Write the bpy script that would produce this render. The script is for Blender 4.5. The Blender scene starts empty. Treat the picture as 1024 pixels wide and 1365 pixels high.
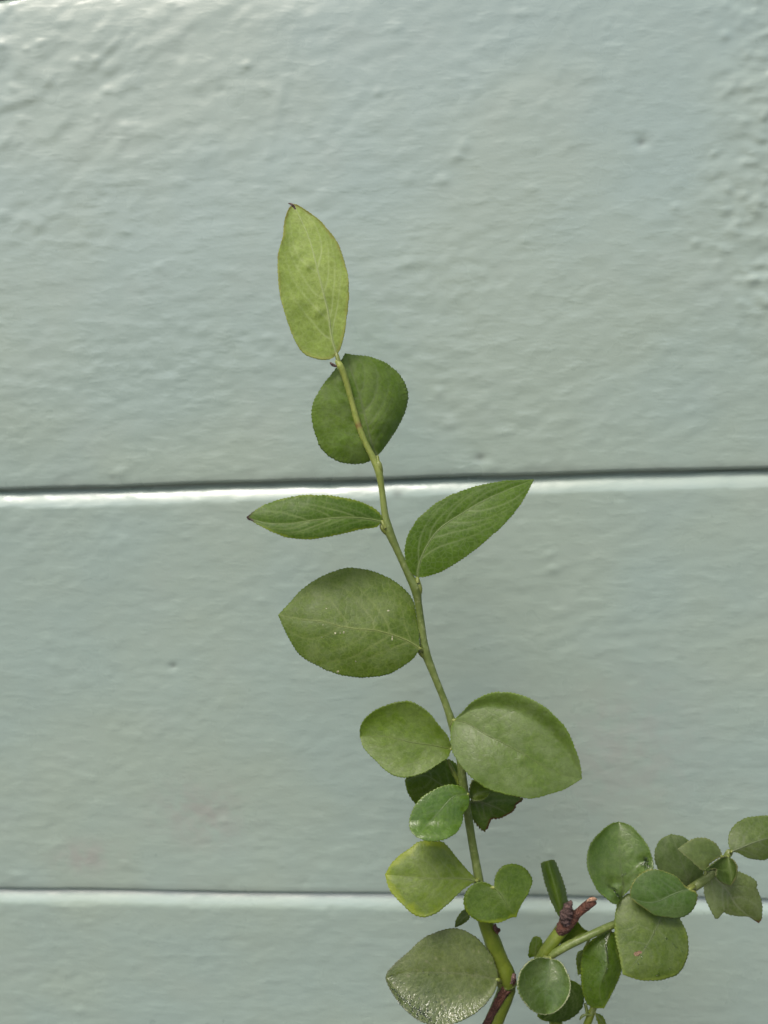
import bpy, math, random
import numpy as np
from mathutils import Vector

random.seed(7)
RNG = np.random.default_rng(11)
scene = bpy.context.scene
COL = scene.collection

# ------------------------------------------------------------------ camera
F = 1050.0; CX, CY = 512.0, 682.5             # focal length in photo pixels, picture centre
CAM = np.array([0.0, -0.33, 0.80])            # the wall face is the plane y = 0, the ground z = 0
PITCH, YAW, ROLL = math.radians(-9.673), math.radians(-4.673), math.radians(-2.224)
FW = np.array([math.sin(YAW) * math.cos(PITCH), math.cos(YAW) * math.cos(PITCH), math.sin(PITCH)])
_rt = np.array([math.cos(YAW), -math.sin(YAW), 0.0]); _up = np.cross(_rt, FW)
RT = math.cos(ROLL) * _rt + math.sin(ROLL) * _up
UP = -math.sin(ROLL) * _rt + math.cos(ROLL) * _up
cam_data = bpy.data.cameras.new('camera')
cam = bpy.data.objects.new('camera', cam_data); COL.objects.link(cam)
from mathutils import Matrix
cam.matrix_world = Matrix(((RT[0], UP[0], -FW[0], CAM[0]), (RT[1], UP[1], -FW[1], CAM[1]),
                           (RT[2], UP[2], -FW[2], CAM[2]), (0, 0, 0, 1)))
cam_data.sensor_fit = 'HORIZONTAL'; cam_data.sensor_width = 36.0
cam_data.lens = 36.0 * F / 1024.0
cam_data.clip_start = 0.01; cam_data.clip_end = 500
cam_data.dof.use_dof = True
cam_data.dof.focus_distance = 0.243
cam_data.dof.aperture_fstop = cam_data.lens / 2.1
scene.camera = cam

# ------------------------------------------------------------------ light
SUN_EL, SUN_AZ = math.radians(60), math.radians(30)     # azimuth: to the left of straight-behind-the-camera
sun_from = Vector((-math.sin(SUN_AZ) * math.cos(SUN_EL), -math.cos(SUN_AZ) * math.cos(SUN_EL), math.sin(SUN_EL)))
sd = bpy.data.lights.new('sun', 'SUN'); sd.energy = 1.1; sd.angle = math.radians(20); sd.color = (1.0, 0.97, 0.92)
sun = bpy.data.objects.new('sun', sd); COL.objects.link(sun)
sun.rotation_euler = sun_from.to_track_quat('Z', 'Y').to_euler()
world = bpy.data.worlds.new('World'); scene.world = world; world.use_nodes = True
wn = world.node_tree
sky = wn.nodes.new('ShaderNodeTexSky'); sky.sky_type = 'NISHITA'; sky.sun_disc = False
sky.sun_elevation = SUN_EL
sky.sun_rotation = math.atan2(sun_from.x, sun_from.y)
sky.air_density = 0.8; sky.dust_density = 5.0; sky.ozone_density = 1.0
wn.nodes['Background'].inputs['Strength'].default_value = 0.13
wn.links.new(sky.outputs[0], wn.nodes['Background'].inputs['Color'])
scene.view_settings.view_transform = 'Standard'; scene.view_settings.look = 'None'
scene.view_settings.gamma = 1.0; scene.view_settings.use_curve_mapping = False
scene.view_settings.exposure = 0.71
scene.render.engine = 'CYCLES'
scene.cycles.use_denoising = True
scene.cycles.max_bounces = 6; scene.cycles.transmission_bounces = 6

# ------------------------------------------------------------------ helpers
def at(px, py, d):
    """photo pixel + distance along the optical axis -> point in the place"""
    px = np.asarray(px, float); py = np.asarray(py, float); d = np.asarray(d, float)
    v = FW + RT * ((px - CX) / F)[..., None] - UP * ((py - CY) / F)[..., None]
    return CAM + v * d[..., None]

def wall_at(px, py):
    v = FW + RT * ((px - CX) / F) - UP * ((py - CY) / F)
    return (CAM + v * (-CAM[1] / v[1]))[[0, 2]]

def mesh_obj(name, verts, faces, mat, parent=None, origin=(0, 0, 0), attrs=None, smooth=True, group=None):
    origin = np.asarray(origin, float)
    me = bpy.data.meshes.new(name)
    me.from_pydata((np.asarray(verts, float) - origin).tolist(), [], [tuple(f) for f in faces])
    if attrs:
        for k, a in attrs.items():
            at_ = me.attributes.new(k, 'FLOAT', 'POINT')
            at_.data.foreach_set('value', np.asarray(a, np.float32).ravel())
    if smooth:
        me.polygons.foreach_set('use_smooth', [True] * len(me.polygons))
    me.materials.append(mat); me.update()
    o = bpy.data.objects.new(name, me); COL.objects.link(o)
    o.location = origin
    if parent is not None:
        o.parent = parent
        base = np.zeros(3); q = parent
        while q is not None:
            base += np.array(q.location); q = q.parent
        o.location = origin - base
    return o

def catmull(pts, n):
    """smooth curve through pts, resampled to n+1 points evenly along its length"""
    p = np.asarray(pts, float)
    if len(p) == 2:
        t = np.linspace(0, 1, n + 1)[:, None]
        return p[0] * (1 - t) + p[1] * t
    P = np.vstack([2 * p[0] - p[1], p, 2 * p[-1] - p[-2]])
    out = []
    for i in range(1, len(P) - 2):
        p0, p1, p2, p3 = P[i - 1], P[i], P[i + 1], P[i + 2]
        t0 = 0.0
        t1 = t0 + max(np.linalg.norm(p1 - p0), 1e-9) ** 0.5
        t2 = t1 + max(np.linalg.norm(p2 - p1), 1e-9) ** 0.5
        t3 = t2 + max(np.linalg.norm(p3 - p2), 1e-9) ** 0.5
        t = np.linspace(t1, t2, 24, endpoint=False)[:, None]
        A1 = (t1 - t) / (t1 - t0) * p0 + (t - t0) / (t1 - t0) * p1
        A2 = (t2 - t) / (t2 - t1) * p1 + (t - t1) / (t2 - t1) * p2
        A3 = (t3 - t) / (t3 - t2) * p2 + (t - t2) / (t3 - t2) * p3
        B1 = (t2 - t) / (t2 - t0) * A1 + (t - t0) / (t2 - t0) * A2
        B2 = (t3 - t) / (t3 - t1) * A2 + (t - t1) / (t3 - t1) * A3
        out.append((t2 - t) / (t2 - t1) * B1 + (t - t1) / (t2 - t1) * B2)
    c = np.vstack(out + [p[-1:]])
    s = np.concatenate([[0], np.cumsum(np.linalg.norm(np.diff(c, axis=0), axis=1))])
    q = np.linspace(0, s[-1], n + 1)
    return np.stack([np.interp(q, s, c[:, k]) for k in range(p.shape[1])], 1)

def vnoise(x, y, sx, sy, seed, octaves=3, gain=0.5):
    """smooth value noise in -1..1"""
    r = np.random.default_rng(seed); G = r.uniform(-1, 1, (256, 256))
    out = np.zeros(np.broadcast(x, y).shape); a = 1.0; tot = 0
    for o in range(octaves):
        u = x / sx * 2 ** o + 17.3 * o + 90; v = y / sy * 2 ** o + 5.1 * o + 70
        iu = np.floor(u).astype(int); iv = np.floor(v).astype(int)
        fu = u - iu; fv = v - iv
        fu = fu ** 3 * (fu * (6 * fu - 15) + 10); fv = fv ** 3 * (fv * (6 * fv - 15) + 10)
        g = lambda i, j: G[i % 256, j % 256]
        out += a * ((g(iu, iv) * (1 - fu) + g(iu + 1, iv) * fu) * (1 - fv) +
                    (g(iu, iv + 1) * (1 - fu) + g(iu + 1, iv + 1) * fu) * fv)
        tot += a; a *= gain
    return out / tot

def smooth01(a, b, x):
    t = np.clip((x - a) / (b - a), 0, 1); return t * t * (3 - 2 * t)

# ------------------------------------------------------------------ materials
class NT:
    def __init__(self, name):
        self.m = bpy.data.materials.new(name); self.m.use_nodes = True
        self.t = self.m.node_tree; self.t.nodes.clear()
        self.out = self.t.nodes.new('ShaderNodeOutputMaterial')
    def n(self, typ, **kw):
        nd = self.t.nodes.new(typ)
        for k, v in kw.items():
            if k.startswith('_'):
                setattr(nd, k[1:], v)
        return nd
    def set(self, sock, v):
        if hasattr(v, 'is_output') or isinstance(v, bpy.types.NodeSocket):
            self.t.links.new(v, sock)
        elif isinstance(v, (tuple, list)) and len(v) == 3 and sock.type == 'RGBA':
            sock.default_value = (*v, 1)
        else:
            sock.default_value = v
    def math(self, op, a, b=None, c=None, clamp=False):
        nd = self.n('ShaderNodeMath', _operation=op); nd.use_clamp = clamp
        for i, v in enumerate((a, b, c)):
            if v is not None: self.set(nd.inputs[i], v)
        return nd.outputs[0]
    def mix(self, f, a, b, blend='MIX'):
        nd = self.n('ShaderNodeMix', _data_type='RGBA', _blend_type=blend)
        self.set(nd.inputs['Factor'], f); self.set(nd.inputs[6], a); self.set(nd.inputs[7], b)
        return nd.outputs[2]
    def ramp(self, v, lo, hi, a=0.0, b=1.0):
        nd = self.n('ShaderNodeMapRange', _interpolation_type='SMOOTHSTEP')
        for i, q in enumerate((v, lo, hi, a, b)): self.set(nd.inputs[i], q)
        return nd.outputs[0]
    def attr(self, name):
        return self.n('ShaderNodeAttribute', _attribute_name=name).outputs['Fac']
    def coords(self, scale=(1, 1, 1), off=(0, 0, 0)):
        tc = self.n('ShaderNodeTexCoord'); mp = self.n('ShaderNodeMapping')
        self.t.links.new(tc.outputs['Object'], mp.inputs['Vector'])
        mp.inputs['Scale'].default_value = scale; mp.inputs['Location'].default_value = off
        return mp.outputs[0]
    def noise(self, vec, scale, detail=3, rough=0.55, dist=0.0):
        nd = self.n('ShaderNodeTexNoise')
        self.t.links.new(vec, nd.inputs['Vector'])
        nd.inputs['Scale'].default_value = scale; nd.inputs['Detail'].default_value = detail
        nd.inputs['Roughness'].default_value = rough; nd.inputs['Distortion'].default_value = dist
        return nd.outputs['Fac']
    def bump(self, h, strength, dist, normal=None):
        nd = self.n('ShaderNodeBump'); self.set(nd.inputs['Height'], h)
        nd.inputs['Strength'].default_value = strength; nd.inputs['Distance'].default_value = dist
        if normal is not None: self.t.links.new(normal, nd.inputs['Normal'])
        return nd.outputs[0]
    def surface(self, s):
        self.t.links.new(s, self.out.inputs['Surface']); return self.m

def principled(t, col, rough, normal=None, spec=0.5, coat=0.0, coat_rough=0.1):
    p = t.n('ShaderNodeBsdfPrincipled')
    t.set(p.inputs['Base Color'], col); t.set(p.inputs['Roughness'], rough)
    t.set(p.inputs['Specular IOR Level'], spec)
    t.set(p.inputs['Coat Weight'], coat); t.set(p.inputs['Coat Roughness'], coat_rough)
    if normal is not None:
        t.t.links.new(normal, p.inputs['Normal'])
        t.t.links.new(normal, p.inputs['Coat Normal'])
    return p.outputs[0]

def paint_material():
    t = NT('sage_gloss_paint')
    geo = t.n('ShaderNodeNewGeometry').outputs['Position']
    mp = t.n('ShaderNodeMapping'); t.t.links.new(geo, mp.inputs['Vector']); v = mp.outputs[0]
    big = t.noise(v, 9.0, 3); mid = t.noise(v, 34.0, 3)
    col = t.mix(t.ramp(big, 0.38, 0.64), (0.331, 0.411, 0.332), (0.314, 0.406, 0.350))
    col = t.mix(t.math('MULTIPLY', t.ramp(mid, 0.52, 0.72), 0.16), col, (0.330, 0.390, 0.335))
    # brush streaks in the paint film
    mp2 = t.n('ShaderNodeMapping'); t.t.links.new(geo, mp2.inputs['Vector'])
    mp2.inputs['Rotation'].default_value = (0, math.radians(7), 0); mp2.inputs['Scale'].default_value = (62, 1, 360)
    streak = t.noise(mp2.outputs[0], 1.0, 3, 0.55)
    col = t.mix(t.math('MULTIPLY', t.ramp(streak, 0.35, 0.7), 0.10), col, (0.255, 0.335, 0.275))
    # faint pinkish stain where older paint shows
    st = t.attr('stain')
    col = t.mix(t.math('MULTIPLY', st, t.ramp(t.noise(v, 120.0, 3), 0.3, 0.65)), col, (0.33, 0.31, 0.28))
    # dirt in pits, plus joint shade painted into the colour
    gr = t.attr('grime_shade')
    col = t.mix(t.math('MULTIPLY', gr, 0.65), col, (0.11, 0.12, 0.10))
    rough = t.ramp(mid, 0.3, 0.7, 0.26, 0.36)
    patch = t.ramp(t.noise(v, 26.0, 2), 0.36, 0.62, 0.25, 1.0)
    b = t.bump(t.math('MULTIPLY', streak, patch), 0.18, 0.0006)
    mp3 = t.n('ShaderNodeMapping'); t.t.links.new(geo, mp3.inputs['Vector'])
    mp3.inputs['Rotation'].default_value = (0, math.radians(-16), 0); mp3.inputs['Scale'].default_value = (95, 1, 210)
    fleck = t.ramp(t.noise(mp3.outputs[0], 1.0, 2, 0.5), 0.46, 0.86)
    b = t.bump(fleck, 0.11, 0.0010, b)
    fine = t.noise(v, 420.0, 3, 0.6)
    b = t.bump(fine, 0.10, 0.0005, b)
    return t.surface(principled(t, col, rough, b, spec=1.0))

def soil_material():
    t = NT('garden_soil'); v = t.coords()
    n = t.noise(v, 40, 6, 0.65)
    col = t.mix(n, (0.035, 0.030, 0.025), (0.09, 0.078, 0.066))
    return t.surface(principled(t, col, 0.95, t.bump(n, 0.8, 0.02)))

def leaf_material(name, col, col2, edge=(0.22, 0.30, 0.03), edge_w=0.5, edge_s=0.6, vein=(0.25, 0.32, 0.12), vein_s=0.5,
                  rough=0.45, spec=0.28, transl=0.36, tcol=None, speck=0.0, speck_col=(0.55, 0.58, 0.35), wet=0.0, red=0.0, redc=(0.13, 0.04, 0.025), seed=0, bloom=0.0, gain=(1.30, 1.46, .56)):
    gain = tuple(.75 * g for g in gain)
    edge, vein = tuple(.84 * x for x in edge), tuple(.84 * x for x in vein)
    col = tuple(a * b for a, b in zip(col, gain)); col2 = tuple(a * b for a, b in zip(col2, gain))
    t = NT(name)
    v = t.coords(off=(seed * 0.137, seed * 0.071, seed * 0.113))
    blot = t.noise(v, 110, 4, 0.6); fine = t.noise(v, 1000, 3, 0.7); mott = t.noise(v, 330, 3, 0.6, 0.6)
    c = t.mix(t.ramp(blot, 0.34, 0.66), col, col2)
    c = t.mix(t.math('MULTIPLY', t.ramp(mott, 0.42, 0.72), 0.35), c, tuple(x * 1.4 for x in col2))
    c = t.mix(t.math('MULTIPLY', t.ramp(fine, 0.35, 0.65), 0.48), c, tuple(x * 0.55 for x in col))
    # fine net of veinlets
    vo = t.n('ShaderNodeTexVoronoi', _feature='DISTANCE_TO_EDGE'); t.t.links.new(v, vo.inputs['Vector'])
    vo.inputs['Scale'].default_value = 620
    net = t.ramp(vo.outputs['Distance'], 0.02, 0.14, 1.0, 0.0)
    c = t.mix(t.math('MULTIPLY', net, 0.18 * min(1.0, vein_s + 0.3)), c, vein)
    if bloom:
        bl = t.math('MULTIPLY', t.ramp(t.math('ADD', t.noise(v, 260, 4, 0.65, 0.4), t.math('MULTIPLY', t.math('SUBTRACT', blot, .5), .9)), 0.36, 0.66), bloom)
        c = t.mix(bl, c, (0.20, 0.245, 0.13))
    vn = t.attr('vein')
    c = t.mix(t.math('MULTIPLY', vn, min(1.0, vein_s * 1.35)), c, vein)
    ed = t.math('ADD', t.attr('edge'), t.math('MULTIPLY', t.math('SUBTRACT', blot, 0.5), edge_w * 3.0))
    ed = t.math('ADD', ed, t.math('MULTIPLY', t.math('SUBTRACT', mott, 0.5), edge_w * 2.2))
    em = t.ramp(ed, 0.05, edge_w, 1.0, 0.0)
    c = t.mix(t.math('MULTIPLY', t.math('MULTIPLY', em, edge_s), t.attr('emask')), c, edge)
    if red:
        rm = t.math('MULTIPLY', t.ramp(t.math('ADD', t.attr('edge'), t.math('MULTIPLY', t.math('SUBTRACT', mott, 0.5), 1.2)), 0.15, 0.75, 1.0, 0.0), t.attr('burn'))
        c = t.mix(t.math('MULTIPLY', rm, red), c, redc)
    if speck:
        sp = t.n('ShaderNodeTexVoronoi'); t.t.links.new(v, sp.inputs['Vector']); sp.inputs['Scale'].default_value = 420
        sm = t.math('MULTIPLY', t.ramp(sp.outputs['Distance'], 0.10, 0.30, 1.0, 0.0), t.ramp(blot, 0.45, 0.6))
        c = t.mix(t.math('MULTIPLY', sm, speck), c, speck_col)
    h = t.math('ADD', t.math('MULTIPLY', fine, 0.5), t.math('MULTIPLY', net, -0.35))
    nb = t.bump(h, 0.22, 0.0003)
    nb = t.bump(mott, 0.10, 0.0005, nb)
    rg = t.ramp(mott, 0.3, 0.7, rough - 0.06, rough + 0.08)
    coat = 0.0
    if wet:
        wm = t.math('MULTIPLY', t.attr('wet'), wet)
        coat = wm
        wb = t.noise(v, 900, 2, 0.5)
        nb = t.bump(t.math('MULTIPLY', wb, wm), 0.5, 0.0008, nb)
    p = principled(t, c, rg, nb, spec, coat, 0.06)
    tr = t.n('ShaderNodeBsdfTranslucent')
    t.set(tr.inputs['Color'], t.mix(0.55, c, tcol or tuple(min(1, x * 2.2) for x in (col2[0], col2[1], col2[2] * 0.5))))
    mx = t.n('ShaderNodeMixShader'); mx.inputs[0].default_value = transl
    t.t.links.new(p, mx.inputs[1]); t.t.links.new(tr.outputs[0], mx.inputs[2])
    return t.surface(mx.outputs[0])

def stem_material(name, col, col2, streak=(0.16, 0.10, 0.04), streak_s=0.35, rough=0.42):
    t = NT(name); v = t.coords()
    n1 = t.noise(v, 130, 4, 0.6); n2 = t.noise(v, 700, 3, 0.6)
    c = t.mix(t.ramp(n1, 0.35, 0.65), col, col2)
    c = t.mix(t.math('MULTIPLY', t.ramp(n2, 0.5, 0.72), streak_s), c, streak)
    c = t.mix(t.attr('tip'), c, t.mix(t.ramp(n2, 0.4, 0.65), (0.2772, 0.3192, 0.0672), (0.2100, 0.2688, 0.0420)))
    c = t.mix(t.math('MULTIPLY', t.attr('ring'), 0.8), c, (0.17, 0.09, 0.03))
    return t.surface(principled(t, c, rough, t.bump(n2, 0.35, 0.0005), 0.45))

def bark_material(name, col, col2, rough=0.6):
    t = NT(name); v = t.coords()
    n1 = t.noise(v, 260, 5, 0.65); n2 = t.noise(v, 1200, 3, 0.6)
    c = t.mix(t.ramp(n1, 0.35, 0.65), col, col2)
    c = t.mix(t.math('MULTIPLY', t.ramp(n2, 0.5, 0.7), 0.5), c, tuple(x * 0.4 for x in col))
    return t.surface(principled(t, c, rough, t.bump(t.math('ADD', n1, n2), 1.0, 0.0012), 0.4))

# ------------------------------------------------------------------ ground
GROUND = soil_material()
gx = np.linspace(-6, 6, 61); gy = np.linspace(-6, 0.5, 41)
X, Y = np.meshgrid(gx, gy); Z = 0.015 * vnoise(X, Y, 0.5, 0.5, 5) - 0.015
fc = [(j * 61 + i, j * 61 + i + 1, (j + 1) * 61 + i + 1, (j + 1) * 61 + i) for j in range(40) for i in range(60)]
g = mesh_obj('ground', np.stack([X.ravel(), Y.ravel(), Z.ravel()], 1), fc, GROUND)
g['kind'] = 'structure'

# ------------------------------------------------------------------ weatherboard wall
W = 0.1948; Z0 = 0.80 - 0.04276            # exposed board height, height of the joint at mid-picture
PAINT = paint_material()
wall = bpy.data.objects.new('weatherboard_wall', None); COL.objects.link(wall); wall.location = (0, 0, 0)
wall['label'] = 'pale sage green painted weatherboard wall behind the plant'; wall['category'] = 'wall'

DENTS = []   # (x, z, radius, depth): pits are negative, blisters positive
for (px, py, r, d) in [(855, 191, 6, -.55), (640, 611, 8, -.55), (655, 622, 6, .3), (602, 548, 7, -.25), (600, 566, 6, .32), (231, 889, 5, -.6), (160, 630, 9, .4), (150, 640, 5, -.4), (88, 640, 10, -.3),
                       (72, 884, 6, .25), (578, 640, 6, -.2), (530, 661, 10, -.35), (533, 700, 7, .25), (165, 722, 6, .3), (300, 1095, 5, .3), (690, 15, 6, .25), (635, 118, 6, .3), (728, 136, 6, .25), (610, 208, 6, .3),
                       (590, 240, 6, .35), (545, 350, 5, .25), (840, 905, 6, -.25), (745, 700, 6, .25), (1005, 895, 9, -.2), (710, 250, 5, .25), (530, 37, 6, .28), (700, 320, 5, .2), (20, 1168, 9, .35),
                       (355, 118, 7, .3), (240, 75, 6, -.3), (170, 118, 7, -.3), (165, 168, 6, .35), (75, 175, 7, .3), (52, 300, 7, .3), (212, 356, 5, .3), (190, 385, 6, .25), (930, 1090, 9, -.2)]:
    x, z = wall_at(px, py); DENTS.append((x, z, r * 0.00032, d * 0.0009))
r_ = np.random.default_rng(3)
for i in range(110):
    px, py = r_.uniform(-100, 1120), r_.uniform(-60, 1400)
    x, z = wall_at(px, py); DENTS.append((x, z, r_.uniform(0.0009, 0.0022), r_.choice([-.00025, -.00015, .0001, .00015, .0002, .0003])))
for i in range(120):        # dense blisters up the right-hand edge and the top left corner
    if i < 100: px, py = 1030 - abs(r_.normal(0, 45)), r_.uniform(-20, 430)
    else: px, py = abs(r_.normal(0, 110)), abs(r_.normal(0, 110))
    x, z = wall_at(px, py); DENTS.append((x, z, r_.uniform(0.0009, 0.0017), r_.uniform(0.00015, 0.00042)))

def wall_height(x, z):
    """paint relief in metres (out of the wall)"""
    a = math.radians(9); xr = x * math.cos(a) - z * math.sin(a); zr = x * math.sin(a) + z * math.cos(a)
    a2 = math.radians(-5); xs = x * math.cos(a2) - z * math.sin(a2); zs = x * math.sin(a2) + z * math.cos(a2)
    h = 0.00035 * vnoise(x, z, 0.09, 0.05, 21, 2)
    a4 = math.radians(24); xq = x * math.cos(a4) + z * math.sin(a4); zq = -x * math.sin(a4) + z * math.cos(a4)
    patch = 0.45 + 0.55 * smooth01(-0.3, 0.5, vnoise(x, z, 0.05, 0.035, 27, 2))
    patch2 = 0.3 + 0.7 * smooth01(-0.2, 0.5, vnoise(x, z, 0.06, 0.03, 28, 2))
    h += 0.000055 * vnoise(xr, zr, 0.018, 0.0042, 22, 3)
    h += 0.00010 * patch * vnoise(xs, zs, 0.013, 0.0036, 23, 2)
    h += 0.00011 * patch2 * vnoise(xq, zq, 0.0085, 0.0042, 29, 2)
    h += 0.00010 * patch * vnoise(x, z, 0.0052, 0.0042, 24, 2)
    # heavier, diagonal brush lumps in the top left corner and fat lumps at the top right edge
    tl = wall_at(40, 60); tr = wall_at(1030, 180)
    ml = np.exp(-(((x - tl[0]) / 0.075) ** 2 + ((z - tl[1]) / 0.05) ** 2))
    mr = np.exp(-(((x - tr[0]) / 0.028) ** 2 + ((z - tr[1]) / 0.085) ** 2))
    a3 = math.radians(28); xd = x * math.cos(a3) + z * math.sin(a3); zd = -x * math.sin(a3) + z * math.cos(a3)
    h += ml * (0.00042 * vnoise(xd, zd + 0.004 * vnoise(x, z, 0.02, 0.02, 35, 2), 0.014, 0.0055, 25, 2) + 0.00022 * vnoise(x, z, 0.011, 0.006, 36, 2))
    h += mr * 0.00034 * vnoise(x, z, 0.0075, 0.0052, 26, 2)
    # upright scuff ridge
    p0 = wall_at(398, 10); p1 = wall_at(352, 235)
    dx, dz = p1[0] - p0[0], p1[1] - p0[1]; L = math.hypot(dx, dz)
    s = ((x - p0[0]) * dx + (z - p0[1]) * dz) / L ** 2
    dd = ((x - p0[0]) * dz - (z - p0[1]) * dx) / L
    h += 0.00027 * (0.6 + 0.6 * vnoise(x, z, 0.012, 0.012, 37, 2)) * np.exp(-(dd / 0.0019) ** 2) * smooth01(0.0, 0.3, s) * smooth01(1.15, 0.6, s)
    h -= 0.00008 * np.exp(-((dd + 0.004) / 0.0026) ** 2) * smooth01(0.0, 0.3, s) * smooth01(1.15, 0.6, s)
    for (cx, cz, r, d) in DENTS:
        m = (abs(x - cx) < 4 * r) & (abs(z - cz) < 3 * r)
        if m.any():
            h[m] += d * np.exp(-(((x[m] - cx) / (1.35 * r)) ** 2 + ((z[m] - cz) / r) ** 2))
    return h

def JOINT(k): return Z0 + k * W + (0.003 if k >= 1 else 0)
def board(k, fine):
    zb = JOINT(k); W = JOINT(k + 1) - zb
    sh = 0.016 if k == 0 else 0.0078                              # height of the eased shoulder
    step = 0.001 if fine else 0.02
    zs_ = np.arange(0.0048, W - sh - 0.0003, step)
    prof = [(-0.020, 0.0003), (-0.0030, 0.0003)]
    for a in np.linspace(0, 90, 7)[1:]:                          # rounded lower lip
        prof.append((-0.0019 + 0.0019 * math.sin(math.radians(a)), 0.0022 - 0.0019 * math.cos(math.radians(a))))
    prof += [(0.0, float(q)) for q in zs_]
    for a in np.linspace(0, 1, 12):                               # eased upper shoulder running back into the joint
        prof.append((-(0.0013 if k == 0 else 0.0038) * a ** (2.0 if k == 0 else 1.7), W - sh + (sh - 0.0010) * a))
    prof += [(-0.020, W - 0.0008)]
    prof = np.array(prof)
    if fine:
        xs = np.concatenate([np.linspace(-0.75, -0.26, 22, endpoint=False), np.arange(-0.26, 0.26, 0.001), np.linspace(0.26, 0.75, 22)])
    else:
        xs = np.linspace(-0.75, 0.75, 76)
    n, m = len(xs), len(prof)
    X = np.repeat(xs[:, None], m, 1); D = np.repeat(prof[None, :, 0], n, 0); Zl = np.repeat(prof[None, :, 1], n, 0)
    # the two edges wander a little
    lo = 0.00045 * vnoise(X, X * 0 + k, 0.035, 1, 31 + k, 3) ; hi = 0.0006 * vnoise(X, X * 0 + k, 0.03, 1, 51 + k, 3)
    wl = smooth01(0.02, 0.0, Zl); wh = smooth01(W - 0.02, W, Zl)
    Z = zb + Zl + lo * wl + hi * wh
    face = (D > -0.0195)
    D = D + np.where(face, wall_height(X.ravel(), Z.ravel()).reshape(X.shape), 0)
    D = D + np.where((Zl > W - sh) & face, -0.0003 * np.clip(vnoise(X, Zl, 0.012, 0.01, 61 + k, 2), 0, 1), 0)
    V = np.stack([X.ravel(), -D.ravel(), Z.ravel()], 1)
    F_ = []
    for i in range(n - 1):
        b = i * m; c = b + m
        F_ += [(b + j, c + j, c + j + 1, b + j + 1) for j in range(m - 1)]
        F_.append((b + m - 1, c + m - 1, c, b))
    F_.append(tuple(range(m))); F_.append(tuple((n - 1) * m + j for j in reversed(range(m))))
    # old stain, dirt and painted joint shade masks (marks with a place of their own)
    sx, sz = wall_at(112, 1142); sx2, sz2 = wall_at(270, 1085); sx3, sz3 = wall_at(830, 1000)
    stain = 0.6 * np.exp(-(((X - sx) / 0.014) ** 2 + ((Z - sz) / 0.008) ** 2)) + 0.5 * np.exp(-(((X - sx2) / 0.02) ** 2 + ((Z - sz2) / 0.016) ** 2)) \
        + 0.35 * np.exp(-(((X - sx3) / 0.03) ** 2 + ((Z - sz3) / 0.03) ** 2))
    grime_shade = np.zeros_like(X)
    if fine:
        for (cx, cz, r, d) in DENTS[:37]:
            if d < -0.0003: grime_shade += 0.7 * np.exp(-(((X - cx) / (0.7 * r)) ** 2 + ((Z - cz - 0.2 * r) / (0.6 * r)) ** 2))
        ln = smooth01(0.0040, 0.0012, Zl) * (0.55 + 0.45 * vnoise(X, Zl, 0.02, 0.01, 71, 2))  # shade line under the lower lip, painted as darker colour
        grime_shade += 0.5 * ln
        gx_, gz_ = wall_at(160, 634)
        grime_shade += 0.4 * smooth01(0.012, 0.002, Zl) * np.clip(vnoise(X, Z, 0.012, 0.006, 73, 3), 0, 1)
    o = mesh_obj('board', V, F_, PAINT, wall, origin=(0, 0, zb), attrs={'stain': stain, 'grime_shade': np.clip(grime_shade, 0, 1)})
    return o

bz0, bz1 = JOINT(-4) + .01, JOINT(3) - .01
mesh_obj('backing', [(x, y, z) for x in (-.74, .74) for y in (.0046, .0075) for z in (bz0, bz1)], [(0, 1, 3, 2), (4, 6, 7, 5), (0, 4, 5, 1), (2, 3, 7, 6), (0, 2, 6, 4), (1, 5, 7, 3)], PAINT, wall, smooth=False)
for k in (0, -1, -2, 1): board(k, True if k < 1 else False)
for k in (2, -3, -4): board(k, False)

# ------------------------------------------------------------------ the plant
plant = bpy.data.objects.new('blueberry_bush', None); COL.objects.link(plant)
ROOT = at(640, 1400, 0.25); plant.location = (ROOT[0], ROOT[1], 0.0)
plant['label'] = 'leafy green blueberry shoot in front of the painted boards'; plant['category'] = 'plant'

def tube(name, P, R_, mat, parent, sides=14, rough=0.0, ring=None, cap=True, seed=1, flat=1.0, tipw=None):
    """a tapering round tube through world points P with radii R_"""
    P = np.asarray(P, float); R_ = np.asarray(R_, float); n = len(P)
    T = np.gradient(P, axis=0); T /= np.linalg.norm(T, axis=1)[:, None]
    nrm = np.cross(T[0], FW); nrm /= np.linalg.norm(nrm)
    V = []
    rr = np.random.default_rng(seed)
    ang = np.linspace(0, 2 * math.pi, sides, endpoint=False)
    for i in range(n):
        nrm = nrm - T[i] * np.dot(nrm, T[i]); nrm /= np.linalg.norm(nrm)
        bn = np.cross(T[i], nrm)
        rad = R_[i] * (1 + rough * rr.uniform(-1, 1, sides))
        V.append(P[i] + (np.cos(ang) * rad)[:, None] * nrm + (np.sin(ang) * rad * flat)[:, None] * bn)
    V = np.vstack(V)
    F_ = [(i * sides + j, i * sides + (j + 1) % sides, (i + 1) * sides + (j + 1) % sides, (i + 1) * sides + j) for i in range(n - 1) for j in range(sides)]
    if cap:
        F_.append(tuple(reversed(range(sides)))); F_.append(tuple((n - 1) * sides + j for j in range(sides)))
    a = np.zeros(len(V)) if ring is None else np.repeat(ring, sides)
    return mesh_obj(name, V, F_, mat, parent, origin=P[0], attrs={'ring': a, 'tip': np.zeros(len(V)) if tipw is None else np.repeat(tipw, sides)})

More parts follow.
